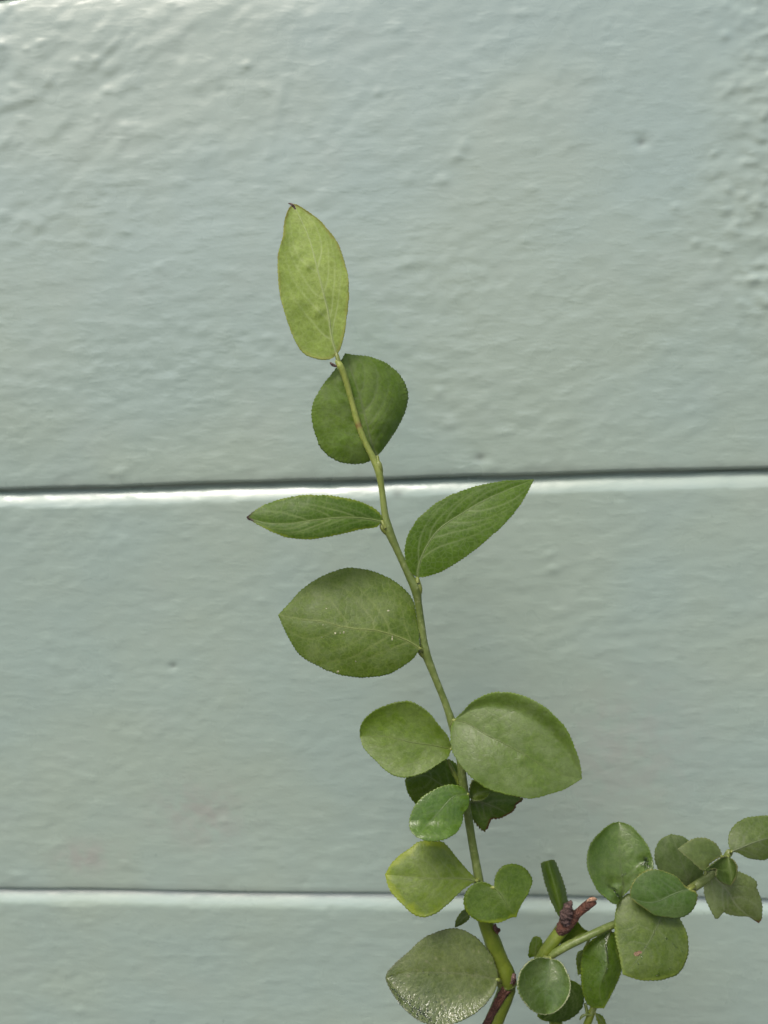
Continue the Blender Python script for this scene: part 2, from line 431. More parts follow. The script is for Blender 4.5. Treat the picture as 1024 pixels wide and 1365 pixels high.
def stem(name, pts, mat, parent, n=None, sides=16, rings=(), seed=1, rough=0.02):
    """pts: (px, py, depth, radius in photo pixels)"""
    p = np.array(pts, float)
    n = n or max(8, int(np.linalg.norm(np.diff(p[:, :2], axis=0), axis=1).sum() / 2.2))
    c = catmull(p, n)
    P = at(c[:, 0], c[:, 1], c[:, 2]); R_ = c[:, 3] * c[:, 2] / F
    R_ = R_ * (1 + 0.06 * vnoise(np.arange(n + 1) * 1.0, np.zeros(n + 1), 9, 1, 80 + seed, 2))
    rg = np.zeros(n + 1)
    for (rx, ry, rw) in rings:
        rg += np.exp(-(((c[:, 0] - rx) ** 2 + (c[:, 1] - ry) ** 2) / rw ** 2))
    return tube(name, P, R_, mat, parent, sides, rough, np.clip(rg, 0, 1), seed=seed, tipw=.9 * smooth01(760, 540, c[:, 1]) if c[0, 1] < 600 else None)

GREEN_STEM = stem_material('young_green_stem', (0.0924, 0.1302, 0.0252), (0.1386, 0.1806, 0.0462), streak=(0.30, 0.33, 0.15))
THICK_STEM = stem_material('older_green_stem', (0.0882, 0.1260, 0.0101), (0.1260, 0.1638, 0.0168), streak=(0.12, 0.13, 0.02), streak_s=0.3)
TIP_STEM = stem_material('pale_stem_tip', (0.30, 0.36, 0.07), (0.36, 0.42, 0.10), streak=(0.42, 0.46, 0.2))
BARK = bark_material('reddish_bark', (0.1260, 0.0504, 0.0294), (0.0714, 0.0336, 0.0235))
DARK_BARK = bark_material('dead_dark_bark', (0.09, 0.055, 0.045), (0.16, 0.10, 0.085), 0.75)
CUT_WOOD = bark_material('cut_wood', (0.62, 0.42, 0.28), (0.40, 0.20, 0.12), 0.5)

# main shoot
S0 = [(449, 480, .236, 3.0), (453, 487, .236, 4.8), (459, 501, .2365, 4.2), (469, 535, .238, 3.8), (478, 567, .239, 4.0), (488, 592, .2395, 3.9), (498, 612, .240, 4.6),
      (505, 629, .240, 5.0), (509, 652, .2405, 4.3), (514, 690, .241, 5.0), (518, 706, .241, 6.4), (529, 732, .2415, 4.8), (546, 768, .242, 5.4), (554, 784, .242, 6.8),
      (558, 806, .2425, 5.0), (564, 850, .243, 5.2), (567, 868, .243, 6.4), (578, 898, .2435, 4.8), (594, 938, .244, 4.8), (603, 965, .244, 5.8), (612, 1000, .245, 5.2), (617, 1040, .245, 6.0),
      (622, 1075, .245, 5.6), (630, 1125, .245, 5.6), (637, 1165, .245, 6.2), (641, 1195, .245, 7.5), (646, 1225, .246, 9.8), (655, 1250, .247, 10.6), (666, 1280, .248, 11.0), (675, 1302, .248, 12.2), (677, 1313, .248, 12.0)]
main = stem('stem', S0, GREEN_STEM, plant, rings=[(478, 567, 4)], seed=1)
# lower, thicker wood: the shoot below the fork, running down to the soil
def to_ground(pts, gxy, mat, name='stem', seed=1, r_end=0.004):
    p = np.array(pts, float); P = [at(*q[:3]) for q in p]; R_ = [q[3] * q[2] / F for q in p]
    end = np.array([gxy[0], gxy[1], -0.03]); a = P[-1]
    for s in (0.25, 0.6, 1.0):
        P.append(a + (end - a) * s + np.array([0.01 * math.sin(s * 5 + seed), 0.008 * math.cos(s * 4 + seed), 0]) * (1 - s) * s * 4); R_.append(R_[-1] + (r_end - R_[-1]) * s)
    c = catmull(np.hstack([np.array(P), np.array(R_)[:, None] * 1.0]), 160)
    return tube(name, c[:, :3], c[:, 3], mat, plant, 16, 0.02, seed=seed)
gxy = (ROOT[0], ROOT[1])
stock = to_ground([(678, 1300, .2495, 10), (676, 1318, .249, 11.5), (667, 1342, .249, 11.5), (656, 1368, .249, 12), (640, 1405, .25, 12.5)], gxy, THICK_STEM, seed=2)
# thick green part of the main shoot between heart leaf and fork has the older skin
older = stem('stem', [(640, 1192, .2448, 7.2), (646, 1225, .2455, 10.1), (655, 1250, .2465, 10.9), (666, 1280, .2475, 11.3), (675, 1301, .2475, 12.6), (677, 1314, .2478, 11.2)], THICK_STEM, plant, seed=3)
# the dry reddish strip on the fork
def blob_strip(name, pts, mat, parent, seed=1, flat=0.6, rough=0.12):
    p = np.array(pts, float); c = catmull(p, max(10, len(p) * 6)); P = at(c[:, 0], c[:, 1], c[:, 2])
    return tube(name, P, c[:, 3] * c[:, 2] / F, mat, parent, 12, rough, seed=seed, flat=flat)
blob_strip('bark_scar', [(687, 1298, .2462, 1.0), (685, 1304, .2457, 3.6), (678, 1314, .2457, 6.2), (672, 1323, .2459, 6.0), (664, 1336, .2460, 5.4), (656, 1351, .2462, 4.8), (646, 1372, .2466, 4.6)], BARK, stock, 4, flat=.35, rough=.2)
blob_strip('bud_scale', [(684, 1297, .2458, 0.8), (685, 1301, .2452, 3.0), (683, 1308, .245, 2.6), (679, 1312, .245, 0.6)], DARK_BARK, stock, 5)
blob_strip('bud_scale', [(661, 1232, .2445, 1.0), (660, 1236, .2435, 3.4), (663, 1242, .244, 2.6), (664, 1246, .2445, 0.6)], BARK, older, 6)
blob_strip('bud', [(664, 1238, .245, .8), (666, 1240, .244, 2.6), (665, 1243, .244, .8)], BARK, older, 7)
# cut branch
branch = to_ground([(758, 1226, .252, 8.0), (750, 1238, .252, 8.6), (737, 1256, .252, 8.4), (722, 1278, .252, 8.6), (718, 1296, .2550, 8.6), (729, 1318, .2605, 8.6), (738, 1345, .2615, 8.6), (744, 1400, .2615, 9.5)], (ROOT[0] + .012, ROOT[1] + .01), THICK_STEM, seed=8)
blob_strip('bark_collar', [(745, 1243, .2515, 6.0), (752, 1235, .251, 9.0), (760, 1226, .251, 9.2), (768, 1219, .252, 7.0)], BARK, branch, 9, flat=1.0, rough=0.16)
stub = stem('stub', [(755, 1231, .252, 6.0), (766, 1221, .251, 5.7), (777, 1212, .250, 5.6), (788, 1203, .249, 5.8), (792, 1200, .2487, 5.3)], BARK, plant, seed=10, rough=0.06)
blob_strip('cut_face', [(782, 1203, .2484, 0.6), (785, 1200.5, .2476, 2.4), (789, 1199, .2474, 3.2), (793, 1199, .2478, 2.6), (796, 1199.4, .2484, .8)], CUT_WOOD, stub, 11, flat=0.5, rough=0.08)
blob_strip('dead_bud', [(756, 1232, .2495, 5), (753, 1225, .2488, 6.0), (755, 1220, .2485, 7.6), (757, 1214, .2485, 6.4), (757, 1210, .2487, 6.8), (760, 1205, .249, 4.0), (762, 1201, .2495, 1.6)], DARK_BARK, branch, 12, flat=0.9, rough=0.34)
# side twig
twig = stem('twig', [(722, 1284, .252, 4.5), (738, 1272, .250, 5.0), (760, 1259, .249, 5.0), (790, 1245, .249, 4.8), (815, 1234, .2505, 4.6), (850, 1220, .252, 4.6), (890, 1200, .2515, 5.0), (918, 1187, .249, 5.4), (932, 1178, .249, 5.6),
                     (944, 1170, .250, 5.0), (958, 1156, .2505, 4.6), (968, 1143, .2505, 4.2), (973, 1136, .2505, 4.4), (976, 1133, .2505, 2.0)], GREEN_STEM, plant, rings=[(924, 1190, 5)], seed=13)
# small shoot at the bottom edge
shoot = to_ground([(793, 1340, .257, 4.0), (788, 1352, .257, 4.6), (782, 1368, .257, 5.0), (772, 1395, .258, 5.4)], (ROOT[0] + .03, ROOT[1] + .012), THICK_STEM, seed=14, r_end=0.003)
stem('twig', [(780, 1338, .259, 1.8), (783, 1350, .2585, 2.4), (784, 1364, .258, 2.6)], GREEN_STEM, plant, seed=15)

# nodes: small swellings and axillary buds along the main shoot
NODE = stem_material('node_skin', (0.1428, 0.1764, 0.0294), (0.1848, 0.2184, 0.0504), streak=(0.30, 0.32, 0.16), streak_s=0.3)
for i, pts in enumerate([
        [(508, 638, .2395, 1.5), (507, 628, .2392, 4.5), (505, 619, .239, 4.6), (503, 612, .2395, 2.0)],
        [(521, 716, .2405, 1.5), (514, 708, .2402, 5.0), (510.5, 702, .240, 5.2), (510, 697, .2402, 3.0)],
        [(559, 797, .2415, 1.5), (559, 787, .2412, 5.0), (557, 778, .2412, 5.2), (556, 770, .2418, 2.8)],
        [(569, 880, .2425, 1.5), (563, 872, .2422, 4.6), (560, 866, .2422, 4.6), (559, 862, .2424, 2.4)],
        [(605, 975, .2433, 1.5), (603, 967, .243, 4.6), (603, 961, .243, 3.0)],
        [(640, 1180, .2445, 1.5), (637, 1172, .2442, 5.2), (634, 1167, .2442, 3.0)],
        [(673, 1318, .2465, 2.0), (667, 1312, .246, 6.0), (665, 1303, .246, 6.0), (668, 1294, .2465, 2.5)]]):
    pts = [(a, b, d + .0007, r * .86) for a, b, d, r in pts]
    blob_strip('node', pts, NODE, main, 20 + i, flat=0.9, rough=0.03)
blob_strip('bud_scale', [(449, 488, .2345, 1.4), (445, 487, .234, 2.0), (442, 485, .2338, 1.8), (440, 483, .2338, .8)], DARK_BARK, main, 31, flat=0.8, rough=0.1)
blob_strip('bud_scale', [(790, 1353, .256, 1.0), (780, 1353, .256, 1.6), (775, 1356, .256, 1.7), (773, 1360, .256, .6)], GREEN_STEM, shoot, 32, flat=0.8, rough=0.1)

CR = {'A': (330, 250, 3.4133), 'B': (300, 600, 2.3273), 'C': (450, 900, 2.9257), 'D': (490, 1080, 3.7926), 'E': (680, 1070, 2.9767), 'G': (690, 1130, 6.4), 'H': (500, 980, 4.6545),
      'I': (860, 1080, 6.244), 'J': (680, 1220, 4.096), 'K': (500, 1160, 5.689), 'L': (590, 910, 5.12), 'M': (360, 740, 4.6545), 'N': (470, 560, 4.2667), 'O': (800, 1160, 6.4), 'P': (770, 1080, 8.533), 'Q': (740, 1300, 10.24)}
def crop(c, pts):
    ox, oy, s = CR[c]; return [(ox + x / s, oy + y / s) for x, y in pts]

LEAF_N = [0]; SURF = {}
def leaf(c, base, tip, left, right, mid, depth, mat, gx=0.0, gy=0.25, cup=0.15, fold=0.0, curl=0.0, roll=0.0, label=None, attach=None, teeth=0.9, nveins=5, vein_rise=0.30,
         rib=2.0, ripple=1.0, thick=0.00028, wet=None, burn=None, name='leaf', blisters=(), bend=None, emask=None, arch=0.07, rib_mat=None):
    """one leaf: traced margin + midrib at its real distance, tilted, cupped, veined and given thickness"""
    LEAF_N[0] += 1; sd_ = LEAF_N[0]
    base, tip = crop(c, [base])[0], crop(c, [tip])[0]
    Lp = [base] + crop(c, left) + [tip]; Rp = [base] + crop(c, right) + [tip]; Mp = [base] + crop(c, mid) + [tip]
    size = math.hypot(tip[0] - base[0], tip[1] - base[1])
    per = np.linalg.norm(np.diff(np.array(Lp), axis=0), axis=1).sum()
    nu = int(np.clip(per * 0.8, 24, 190)); nh = int(np.clip(size * 0.2, 6, 34))
    Lc, Rc, Mc = catmull(Lp, nu), catmull(Rp, nu), catmull(Mp, nu)
    Ls, Rs = Lc.copy(), Rc.copy(); JIT = []
    for q, C in enumerate((Lc, Rc)):                              # fine serration and small unevenness of the margin
        t = np.gradient(C, axis=0); t /= np.linalg.norm(t, axis=1)[:, None] + 1e-9
        nr = np.stack([-t[:, 1], t[:, 0]], 1)
        s = np.arange(nu + 1) * per / nu
        saw = (s / 5.2 + 0.35 * vnoise(s, s * 0, 14, 1, sd_ * 3 + q, 2)) % 1.0
        amp = teeth * (saw - 0.5) * 1.7 + 0.8 * vnoise(s, s * 0, 11, 1, sd_ * 5 + q, 3)
        amp *= np.clip(np.minimum(np.arange(nu + 1), nu - np.arange(nu + 1)) / 6.0, 0, 1)
        JIT.append(nr * amp[:, None])
    vs = np.linspace(-1, 1, 2 * nh + 1)
    vs = np.sign(vs) * np.abs(vs) ** 0.9
    nv = len(vs)
    a = np.abs(vs)[None, :, None]
    side = np.where((vs < 0)[None, :, None], Lc[:, None, :], Rc[:, None, :])
    jit = np.where((vs < 0)[None, :, None], JIT[0][:, None, :], JIT[1][:, None, :])
    G = Mc[:, None, :] * (1 - a) + side * a + jit * a ** 14                       # (nu+1, nv, 2) in photo pixels
    u = np.repeat(np.linspace(0, 1, nu + 1)[:, None], nv, 1); v = np.repeat(vs[None, :], nu + 1, 0)
    hw = np.linalg.norm(np.where((vs < 0)[None, :, None], Ls[:, None, :], Rs[:, None, :]) - Mc[:, None, :], axis=2)            # half width, px
    px2m = depth / F
    flat = G.reshape(-1, 2)
    outl = np.vstack([Lc, Rc[::-1]])
    def mind(pts, poly):
        d = np.full(len(pts), 1e9)
        for i in range(0, len(poly), 40):
            d = np.minimum(d, np.sqrt(((pts[:, None, :] - poly[None, i:i + 40]) ** 2).sum(2)).min(1))
        return d
    edge = mind(flat, outl).reshape(u.shape) * px2m * 1000
    vein = np.zeros(u.shape); groove = np.zeros(u.shape)
    rr = np.random.default_rng(100 + sd_)
    def gpos(uu, vv):
        iu = np.clip(uu * nu, 0, nu - 1e-6); i0 = iu.astype(int); fu = (iu - i0)[:, None]
        M_ = Mc[i0] * (1 - fu) + Mc[i0 + 1] * fu
        S_ = np.where((vv < 0)[:, None], Lc[i0] * (1 - fu) + Lc[i0 + 1] * fu, Rc[i0] * (1 - fu) + Rc[i0 + 1] * fu)
        aa = np.abs(vv)[:, None]; return M_ * (1 - aa) + S_ * aa
    for s in (-1, 1):
        for k in range(nveins):
            u0 = 0.05 + 0.62 * (k + rr.uniform(-0.25, 0.25) + (0.25 if s > 0 else 0)) / max(1, nveins)
            if u0 < 0.02: u0 = 0.02
            t = np.linspace(0, 1, 90)
            reach = rr.uniform(0.72, 0.9)
            uu = u0 + vein_rise * rr.uniform(0.85, 1.2) * (0.75 * t + 0.45 * t ** 2.2) + 0.008 * np.sin(t * rr.uniform(6, 14) + rr.uniform(0, 6))
            vv = s * reach * t ** 0.9
            ok = uu < 0.97
            if ok.sum() < 5: continue
            pl = gpos(uu[ok], vv[ok]); tt = t[ok]
            d = np.full(len(flat), 1e9); w = np.zeros(len(flat))
            D2 = ((flat[:, None, :] - pl[None]) ** 2).sum(2); j = D2.argmin(1)
            d = np.sqrt(D2[np.arange(len(flat)), j]); w = (1 - 0.75 * tt[j]) * rr.uniform(0.55, 1.0)
            vein = np.maximum(vein, (np.exp(-(d / 1.15) ** 2) * w).reshape(u.shape))
            groove = np.maximum(groove, (np.exp(-(d / 4.0) ** 2) * w).reshape(u.shape))
    dm = mind(flat, Mc).reshape(u.shape)
    midw = np.exp(-(dm / (1.9 * (1.1 - 0.7 * u))) ** 2) * (1 - 0.6 * u)
    vein = np.maximum(vein, midw)
    groove = np.maximum(groove, np.exp(-(dm / 5.0) ** 2))
    # depth field, metres, positive away from the camera
    X = (G[..., 0] - base[0]) * px2m; Yv = -(G[..., 1] - base[1]) * px2m; Lm = size * px2m; H = hw * px2m
    av = np.abs(v)
    d = depth + gx * X + gy * Yv + 1.4 * cup * H * av ** 2 + fold * H * av + roll * H * v * av + curl * Lm * u ** 2 + arch * Lm * ((2 * u - 1) ** 2 - 1)
    d += ripple * (0.00030 * vnoise(X, Yv, 0.010, 0.010, 200 + sd_, 2) + 0.00006 * vnoise(X, Yv, 0.0035, 0.0035, 300 + sd_, 2)) * np.clip(u * 6, 0, 1)
    d += 0.0007 * ripple * np.clip(av - 0.55, 0, 1) * vnoise(u * Lm * 2.2, v * 0.004, 0.011, 0.01, 400 + sd_, 2)
    d += ripple * 0.00010 * groove
    for (bx, by, br, bh) in blisters:
        (qx, qy), = crop(c, [(bx, by)])
        d -= bh * np.exp(-(((G[..., 0] - qx) ** 2 + (G[..., 1] - qy) ** 2) / br ** 2))
    if bend is not None: d = d + bend(G, u, v, H)
    V = at(G[..., 0].ravel(), G[..., 1].ravel(), d.ravel())
    F_ = [(i * nv + j, i * nv + j + 1, (i + 1) * nv + j + 1, (i + 1) * nv + j) for i in range(nu) for j in range(nv - 1)]
    # orientation: normals towards the camera
    e = np.array(Lc[nu // 2]) - np.array(Rc[nu // 2]); f_ = np.array(tip) - np.array(base)
    if e[0] * f_[1] - e[1] * f_[0] < 0: F_ = [q[::-1] for q in F_]
    wt = np.zeros(u.shape) if wet is None else wet(G, u, v, edge)
    bn = np.ones(u.shape) if burn is None else burn(G, u, v)
    o = mesh_obj(name, V, F_, mat, plant, origin=V[(nv // 2)], attrs={'vein': vein, 'edge': edge, 'wet': wt, 'burn': bn, 'emask': np.ones(u.shape) if emask is None else emask(G, u, v)})
    md = o.modifiers.new('thickness', 'SOLIDIFY'); md.thickness = thick; md.offset = 0.0
    if label: o['label'] = label
    SURF[o.name] = (flat, V, nv)
    Vg = V.reshape(nu + 1, nv, 3); m0 = Vg[:, nh]
    if rib > 0:
        k = slice(0, int(nu * 0.93)); P = m0[k]; tt = np.linspace(0, 1, len(P))
        rad = rib * (1 - 0.85 * tt) * px2m * 0.55
        P = P - FW * (thick * 0.5 - rad * 0.25)[:, None] if np.ndim(rad) else P
        rb = tube('midrib', P, rad, rib_mat or mat, o, 8)
        vv_ = np.ones(len(rb.data.vertices), np.float32)
        for nm, val in (('vein', 1.0), ('edge', 9.0)):
            a_ = rb.data.attributes.new(nm, 'FLOAT', 'POINT'); a_.data.foreach_set('value', vv_ * val)
    if attach:
        ax, ay, ad, ar = attach
        b0 = m0[0]; e0 = at(ax, ay, ad); e1 = m0[min(3, nu)]
        cpts = catmull(np.array([np.r_[e0, ar * ad / F], np.r_[b0 * 0.5 + e0 * 0.5 - FW * 0.0002, ar * 0.85 * ad / F], np.r_[b0, ar * 0.7 * ad / F], np.r_[e1, ar * 0.3 * ad / F]]), 12)
        pt = tube('petiole', cpts[:, :3], cpts[:, 3], NODE, o, 10, 0.03, seed=sd_)
    return o

def M(name, *a, **k):
    return leaf_material('leaf_' + name, *a, seed=len(bpy.data.materials), **k)

def water_material():
    t = NT('clear_water')
    p = t.n('ShaderNodeBsdfPrincipled'); p.inputs['Base Color'].default_value = (0.9, 0.95, 0.9, 1)
    p.inputs['Roughness'].default_value = 0.02; p.inputs['IOR'].default_value = 1.33; p.inputs['Transmission Weight'].default_value = 1.0
    return t.surface(p.outputs[0])
WATER = water_material()
PINK = bark_material('pink_blotch', (0.20, 0.12, 0.075), (0.17, 0.12, 0.06), 0.6)
CRUMB = bark_material('pale_crumb', (0.32, 0.32, 0.17), (0.38, 0.38, 0.24), 0.7)
def on_leaf(o, spots, mat, name, height=0.55):
    """tiny flattened beads sitting on a leaf: spots are (px, py, rx, ry, turn) in photo pixels"""
    flat, V, nv = SURF[o.name]; VV, FF = [], []
    N, K = 10, 5
    for (px, py, rx, ry, turn) in spots:
        i = ((flat - np.array([px, py])) ** 2).sum(1).argmin(); c = V[i]; m = np.linalg.norm(c - CAM) / F
        j = np.clip(i, nv + 1, len(V) - nv - 2); n = np.cross(V[j + 1] - V[j - 1], V[j + nv] - V[j - nv]); n /= np.linalg.norm(n) + 1e-12
        if np.dot(n, FW) > 0: n = -n
        a = RT * math.cos(turn) + UP * math.sin(turn); a = a - n * np.dot(a, n); a /= np.linalg.norm(a); b = np.cross(n, a)
        c = c + n * 0.00010; o0 = len(VV)
        for k in range(K):
            th = k / (K - 1) * math.pi / 2 * 1.0
            rad = math.cos(th); h = math.sin(th) * height * min(rx, ry) * m
            if k == K - 1: rad = 0.12
            for q in range(N):
                an = q / N * 2 * math.pi
                VV.append(c + a * math.cos(an) * rad * rx * m + b * math.sin(an) * rad * ry * m + n * h)
        for k in range(K - 1):
            FF += [(o0 + k * N + q, o0 + k * N + (q + 1) % N, o0 + (k + 1) * N + (q + 1) % N, o0 + (k + 1) * N + q) for q in range(N)]
        FF.append(tuple(o0 + (K - 1) * N + q for q in range(N))); FF.append(tuple(o0 + q for q in reversed(range(N))))
    w = mesh_obj(name, VV, FF, mat, o, origin=VV[0])
    if len(spots) > 12: w['kind'] = 'stuff'
    return w

# ---- the main shoot, from the top down
young = leaf('A', (405, 758), (207, 74), [(380, 780), (300, 776), (245, 742), (205, 670), (175, 585), (150, 500), (138, 400), (138, 310), (160, 220), (172, 140), (190, 92)],
     [(420, 740), (434, 690), (450, 600), (460, 500), (459, 420), (440, 330), (410, 250), (370, 195), (320, 140), (270, 105), (226, 78)],
     [(385, 690), (365, 560), (348, 490), (318, 370), (280, 230), (235, 130)], .236,
     M('young_yellow', (0.29, 0.38, 0.095), (0.36, 0.44, 0.14), edge=(0.40, 0.36, 0.10), edge_w=0.9, edge_s=0.5, vein=(0.52, 0.60, 0.28), vein_s=0.9, rough=0.5, transl=0.42, red=0.4, gain=(1.25, 1.28, 1.05)),
     gx=-0.05, gy=0.1, cup=-0.25, fold=0.18, curl=-0.05, label='pale yellow green young leaf at the very tip of the shoot', attach=(453, 487, .236, 3.6), nveins=4, vein_rise=.34, rib=2.6, ripple=1.3,
     blisters=[(275, 350, 8, .0009), (325, 565, 7, .0006), (235, 300, 10, .0004), (230, 520, 13, .0004)], burn=lambda G, u, v: np.clip(smooth01(.80, .95, u) + smooth01(.5, .7, u) * (v > 0) * .6 + np.exp(-((u - .72) / .03) ** 2) * (v < 0), 0, 1), teeth=.5)
blob_strip('dry_tip', [(394, 279, .2345, 1.0), (391, 274.5, .2343, 1.7), (388, 272, .2342, 1.4), (384.5, 271, .2342, .6)], DARK_BARK, young, 61, flat=.7)
leaf('A', (590, 1222), (445, 755), [(550, 1247), (470, 1258), (400, 1240), (345, 1200), (310, 1130), (293, 1050), (300, 980), (330, 920), (375, 860), (412, 810)],
     [(618, 1188), (660, 1130), (705, 1050), (728, 980), (728, 930), (710, 880), (680, 840), (630, 800), (560, 772), (500, 764)],
     [(570, 1180), (540, 1060), (505, 930), (470, 830)], .2425,
     M('round_dark', (0.12, 0.185, 0.05), (0.16, 0.225, 0.075), edge=(0.16, 0.24, 0.05), edge_s=.6, edge_w=.4, vein=(0.24, 0.30, 0.13), vein_s=.55, rough=.5, bloom=0.20), gx=0.12, gy=-0.02, cup=0.35, fold=-.15, roll=.2,
     label='round dark green leaf directly behind the upper stem', attach=(505, 626, .241, 3), nveins=5, rib=2.0, ripple=2.4)
narrow = leaf('B', (487, 222), (68, 209), [(484, 200), (440, 168), (380, 150), (300, 140), (220, 143), (150, 160), (100, 182)], [(470, 238), (420, 246), (350, 263), (260, 277), (190, 270), (130, 246), (92, 225)],
     [(440, 213), (370, 209), (280, 217), (200, 228), (130, 226)], .240,
     M('narrow', (0.062, 0.118, 0.015), (0.085, 0.145, 0.022), edge=(0.24, 0.32, 0.03), edge_w=.7, edge_s=.7, vein=(0.24, 0.32, 0.10), vein_s=.7, rough=.45, red=1.0, redc=(0.03, 0.012, 0.01)), gx=0.1, gy=0.25, cup=.2, fold=-.15,
     label='narrow horizontal leaf with a dark browned tip', attach=(514, 704, .240, 3), nveins=4, vein_rise=.42, rib=2.2, burn=lambda G, u, v: smooth01(.92, .96, u))
blob_strip('dry_tip', [(342, 689.5, .2373, .8), (337, 689.5, .2370, 3.2), (333, 690.5, .2370, 3.2), (329, 689, .2373, 1.0)], DARK_BARK, narrow, 62, flat=.6, rough=.25)
leaf('B', (597, 396), (958, 92), [(572, 375), (557, 325), (565, 270), (590, 225), (640, 175), (700, 140), (780, 112), (870, 95)], [(650, 386), (710, 355), (780, 305), (840, 255), (890, 205), (928, 150)],
     [(601, 360), (625, 300), (665, 245), (730, 200), (800, 158), (880, 122)], .2415,
     M('pointed', (0.068, 0.125, 0.015), (0.092, 0.155, 0.024), edge=(0.17, 0.25, 0.03), edge_w=.5, edge_s=.55, vein=(0.26, 0.34, 0.13), vein_s=.65, rough=.45), gx=-0.12, gy=0.15, cup=.1, fold=-.18, curl=.04,
     label='long pointed leaf rising to the right of the stem', attach=(557, 777, .2412, 3), nveins=4, vein_rise=.42, rib=2.4)
olive = leaf('M', (930, 578), (52, 372), [(925, 520), (910, 400), (880, 270), (800, 180), (700, 125), (600, 92), (500, 80), (420, 95), (320, 135), (210, 205), (130, 290)],
     [(890, 640), (800, 705), (720, 742), (600, 760), (500, 752), (420, 740), (300, 690), (190, 625), (110, 500)], [(860, 535), (760, 495), (660, 468), (540, 458), (440, 442), (360, 418), (220, 400)], .2405,
     M('broad_olive', (0.085, 0.130, 0.030), (0.115, 0.160, 0.044), edge=(0.10, 0.17, 0.02), edge_w=.45, edge_s=.7, vein=(0.25, 0.31, 0.09), vein_s=.7, rough=.46, bloom=0.20), gx=-0.05, gy=0.32, cup=.12, fold=.05,
     label='broad olive green leaf left of the stem with pale specks', attach=(562, 867, .2422, 3), nveins=4, rib=2.2)
on_leaf(olive, [(x, y, a, b, t_) for (x, y), (a, b, t_) in zip(crop('M', [(405, 488), (437, 483), (458, 478), (328, 433), (758, 515), (735, 347), (418, 720), (350, 333), (530, 655), (322, 508)]),
        [(1.6, 1.4, 0), (.9, 1.2, 0), (1.4, 1.7, 0), (1, .8, 0), (4.2, .9, 1.45), (1.8, 1.2, .2), (2.0, 1.5, .3), (1.3, 1, 0), (1, .9, 0), (.9, .9, 0)])], CRUMB, 'pale_specks', .4)
leaf('C', (443, 288), (88, 240), [(436, 250), (400, 200), (350, 142), (290, 105), (240, 103), (170, 125), (115, 160), (90, 200)], [(430, 322), (390, 350), (330, 385), (270, 400), (220, 390), (180, 365), (140, 325), (102, 282)],
     [(380, 275), (290, 262), (190, 240)], .2425,
     M('left_mid', (0.105, 0.16, 0.034), (0.14, 0.195, 0.055), edge=(0.19, 0.27, 0.05), edge_w=.4, edge_s=.6, vein=(0.16, 0.21, 0.06), vein_s=.5, rough=.4, speck=.1, bloom=0.16), gx=-.12, gy=0.36, cup=-.2, fold=.1, roll=.15,
     label='oval leaf left of the stem opposite the largest leaf', attach=(606, 985, .244, 3), nveins=4, rib=1.4)
def lift_top(G, u, v, H): return -0.0042 * smooth01(.62, 1.05, -v) * np.sin(np.pi * np.clip(u, 0, 1))
leaf('L', (78, 255), (950, 655), [(130, 205), (200, 130), (280, 85), (370, 63), (450, 66), (540, 85), (640, 130), (730, 190), (800, 260), (860, 340), (905, 450), (940, 560)],
     [(58, 310), (52, 380), (65, 460), (110, 550), (190, 640), (280, 710), (380, 750), (500, 775), (600, 792), (720, 765), (840, 725)],
     [(170, 278), (280, 345), (420, 415), (540, 480), (680, 565), (820, 630)], .2405,
     M('largest', (0.125, 0.18, 0.055), (0.155, 0.21, 0.078), edge=(0.16, 0.25, 0.03), edge_w=.55, edge_s=.7, vein=(0.15, 0.20, 0.06), vein_s=.45, rough=.38, spec=.30, speck=.08, gain=(1.10, 1.26, .64), bloom=0.26), gx=-.1, gy=0.36, cup=.1, fold=-.1,
     label='largest pale green leaf on the right of the stem', attach=(603, 966, .243, 3.2), nveins=4, rib=1.8, bend=lift_top, blisters=[(545, 520, 5, .0002), (740, 490, 6, .0002)])
leaf('C', (485, 440), (263, 412), [(482, 380), (440, 330), (400, 335), (330, 365), (280, 385)], [(440, 500), (370, 522), (310, 505), (275, 460)], [(420, 435), (340, 390)], .252,
     M('shaded', (0.075, 0.125, 0.02), (0.10, 0.15, 0.03), vein_s=.6, rough=.42), gx=.1, gy=.1, cup=.2, label='shaded leaf tucked behind the stem below the oval leaf', attach=(618, 1056, .246, 2.6), nveins=4, rib=1.6)
blob_strip('side_bud', [(613, 1045, .2465, 3.4), (606, 1032, .247, 3.2), (600, 1020, .2475, 2.8), (597, 1012, .248, 1.2)], THICK_STEM, main, 40, flat=.8, rough=.04)
leaf('H', (578, 366), (258, 632), [(545, 326), (480, 308), (400, 322), (330, 360), (260, 415), (222, 490), (212, 560), (226, 602)], [(586, 410), (575, 455), (549, 487), (545, 530), (520, 590), (470, 632), (410, 655), (325, 657)],
     [(490, 380), (410, 460), (335, 545)], .2385,
     M('shiny', (0.075, 0.145, 0.03), (0.11, 0.18, 0.045), edge=(0.20, 0.29, 0.05), edge_w=.35, edge_s=.7, vein=(0.16, 0.24, 0.08), vein_s=.5, rough=.22, spec=.55, wet=.0), gx=.0, gy=.22, cup=.12, fold=-.1, curl=-.1,
     label='small shiny notched leaf in front of the stem', attach=(621, 1062, .244, 2.6), nveins=4, rib=1.6, bend=lambda G, u, v, H: -.0028 * smooth01(1092, 1122, G[..., 1]))
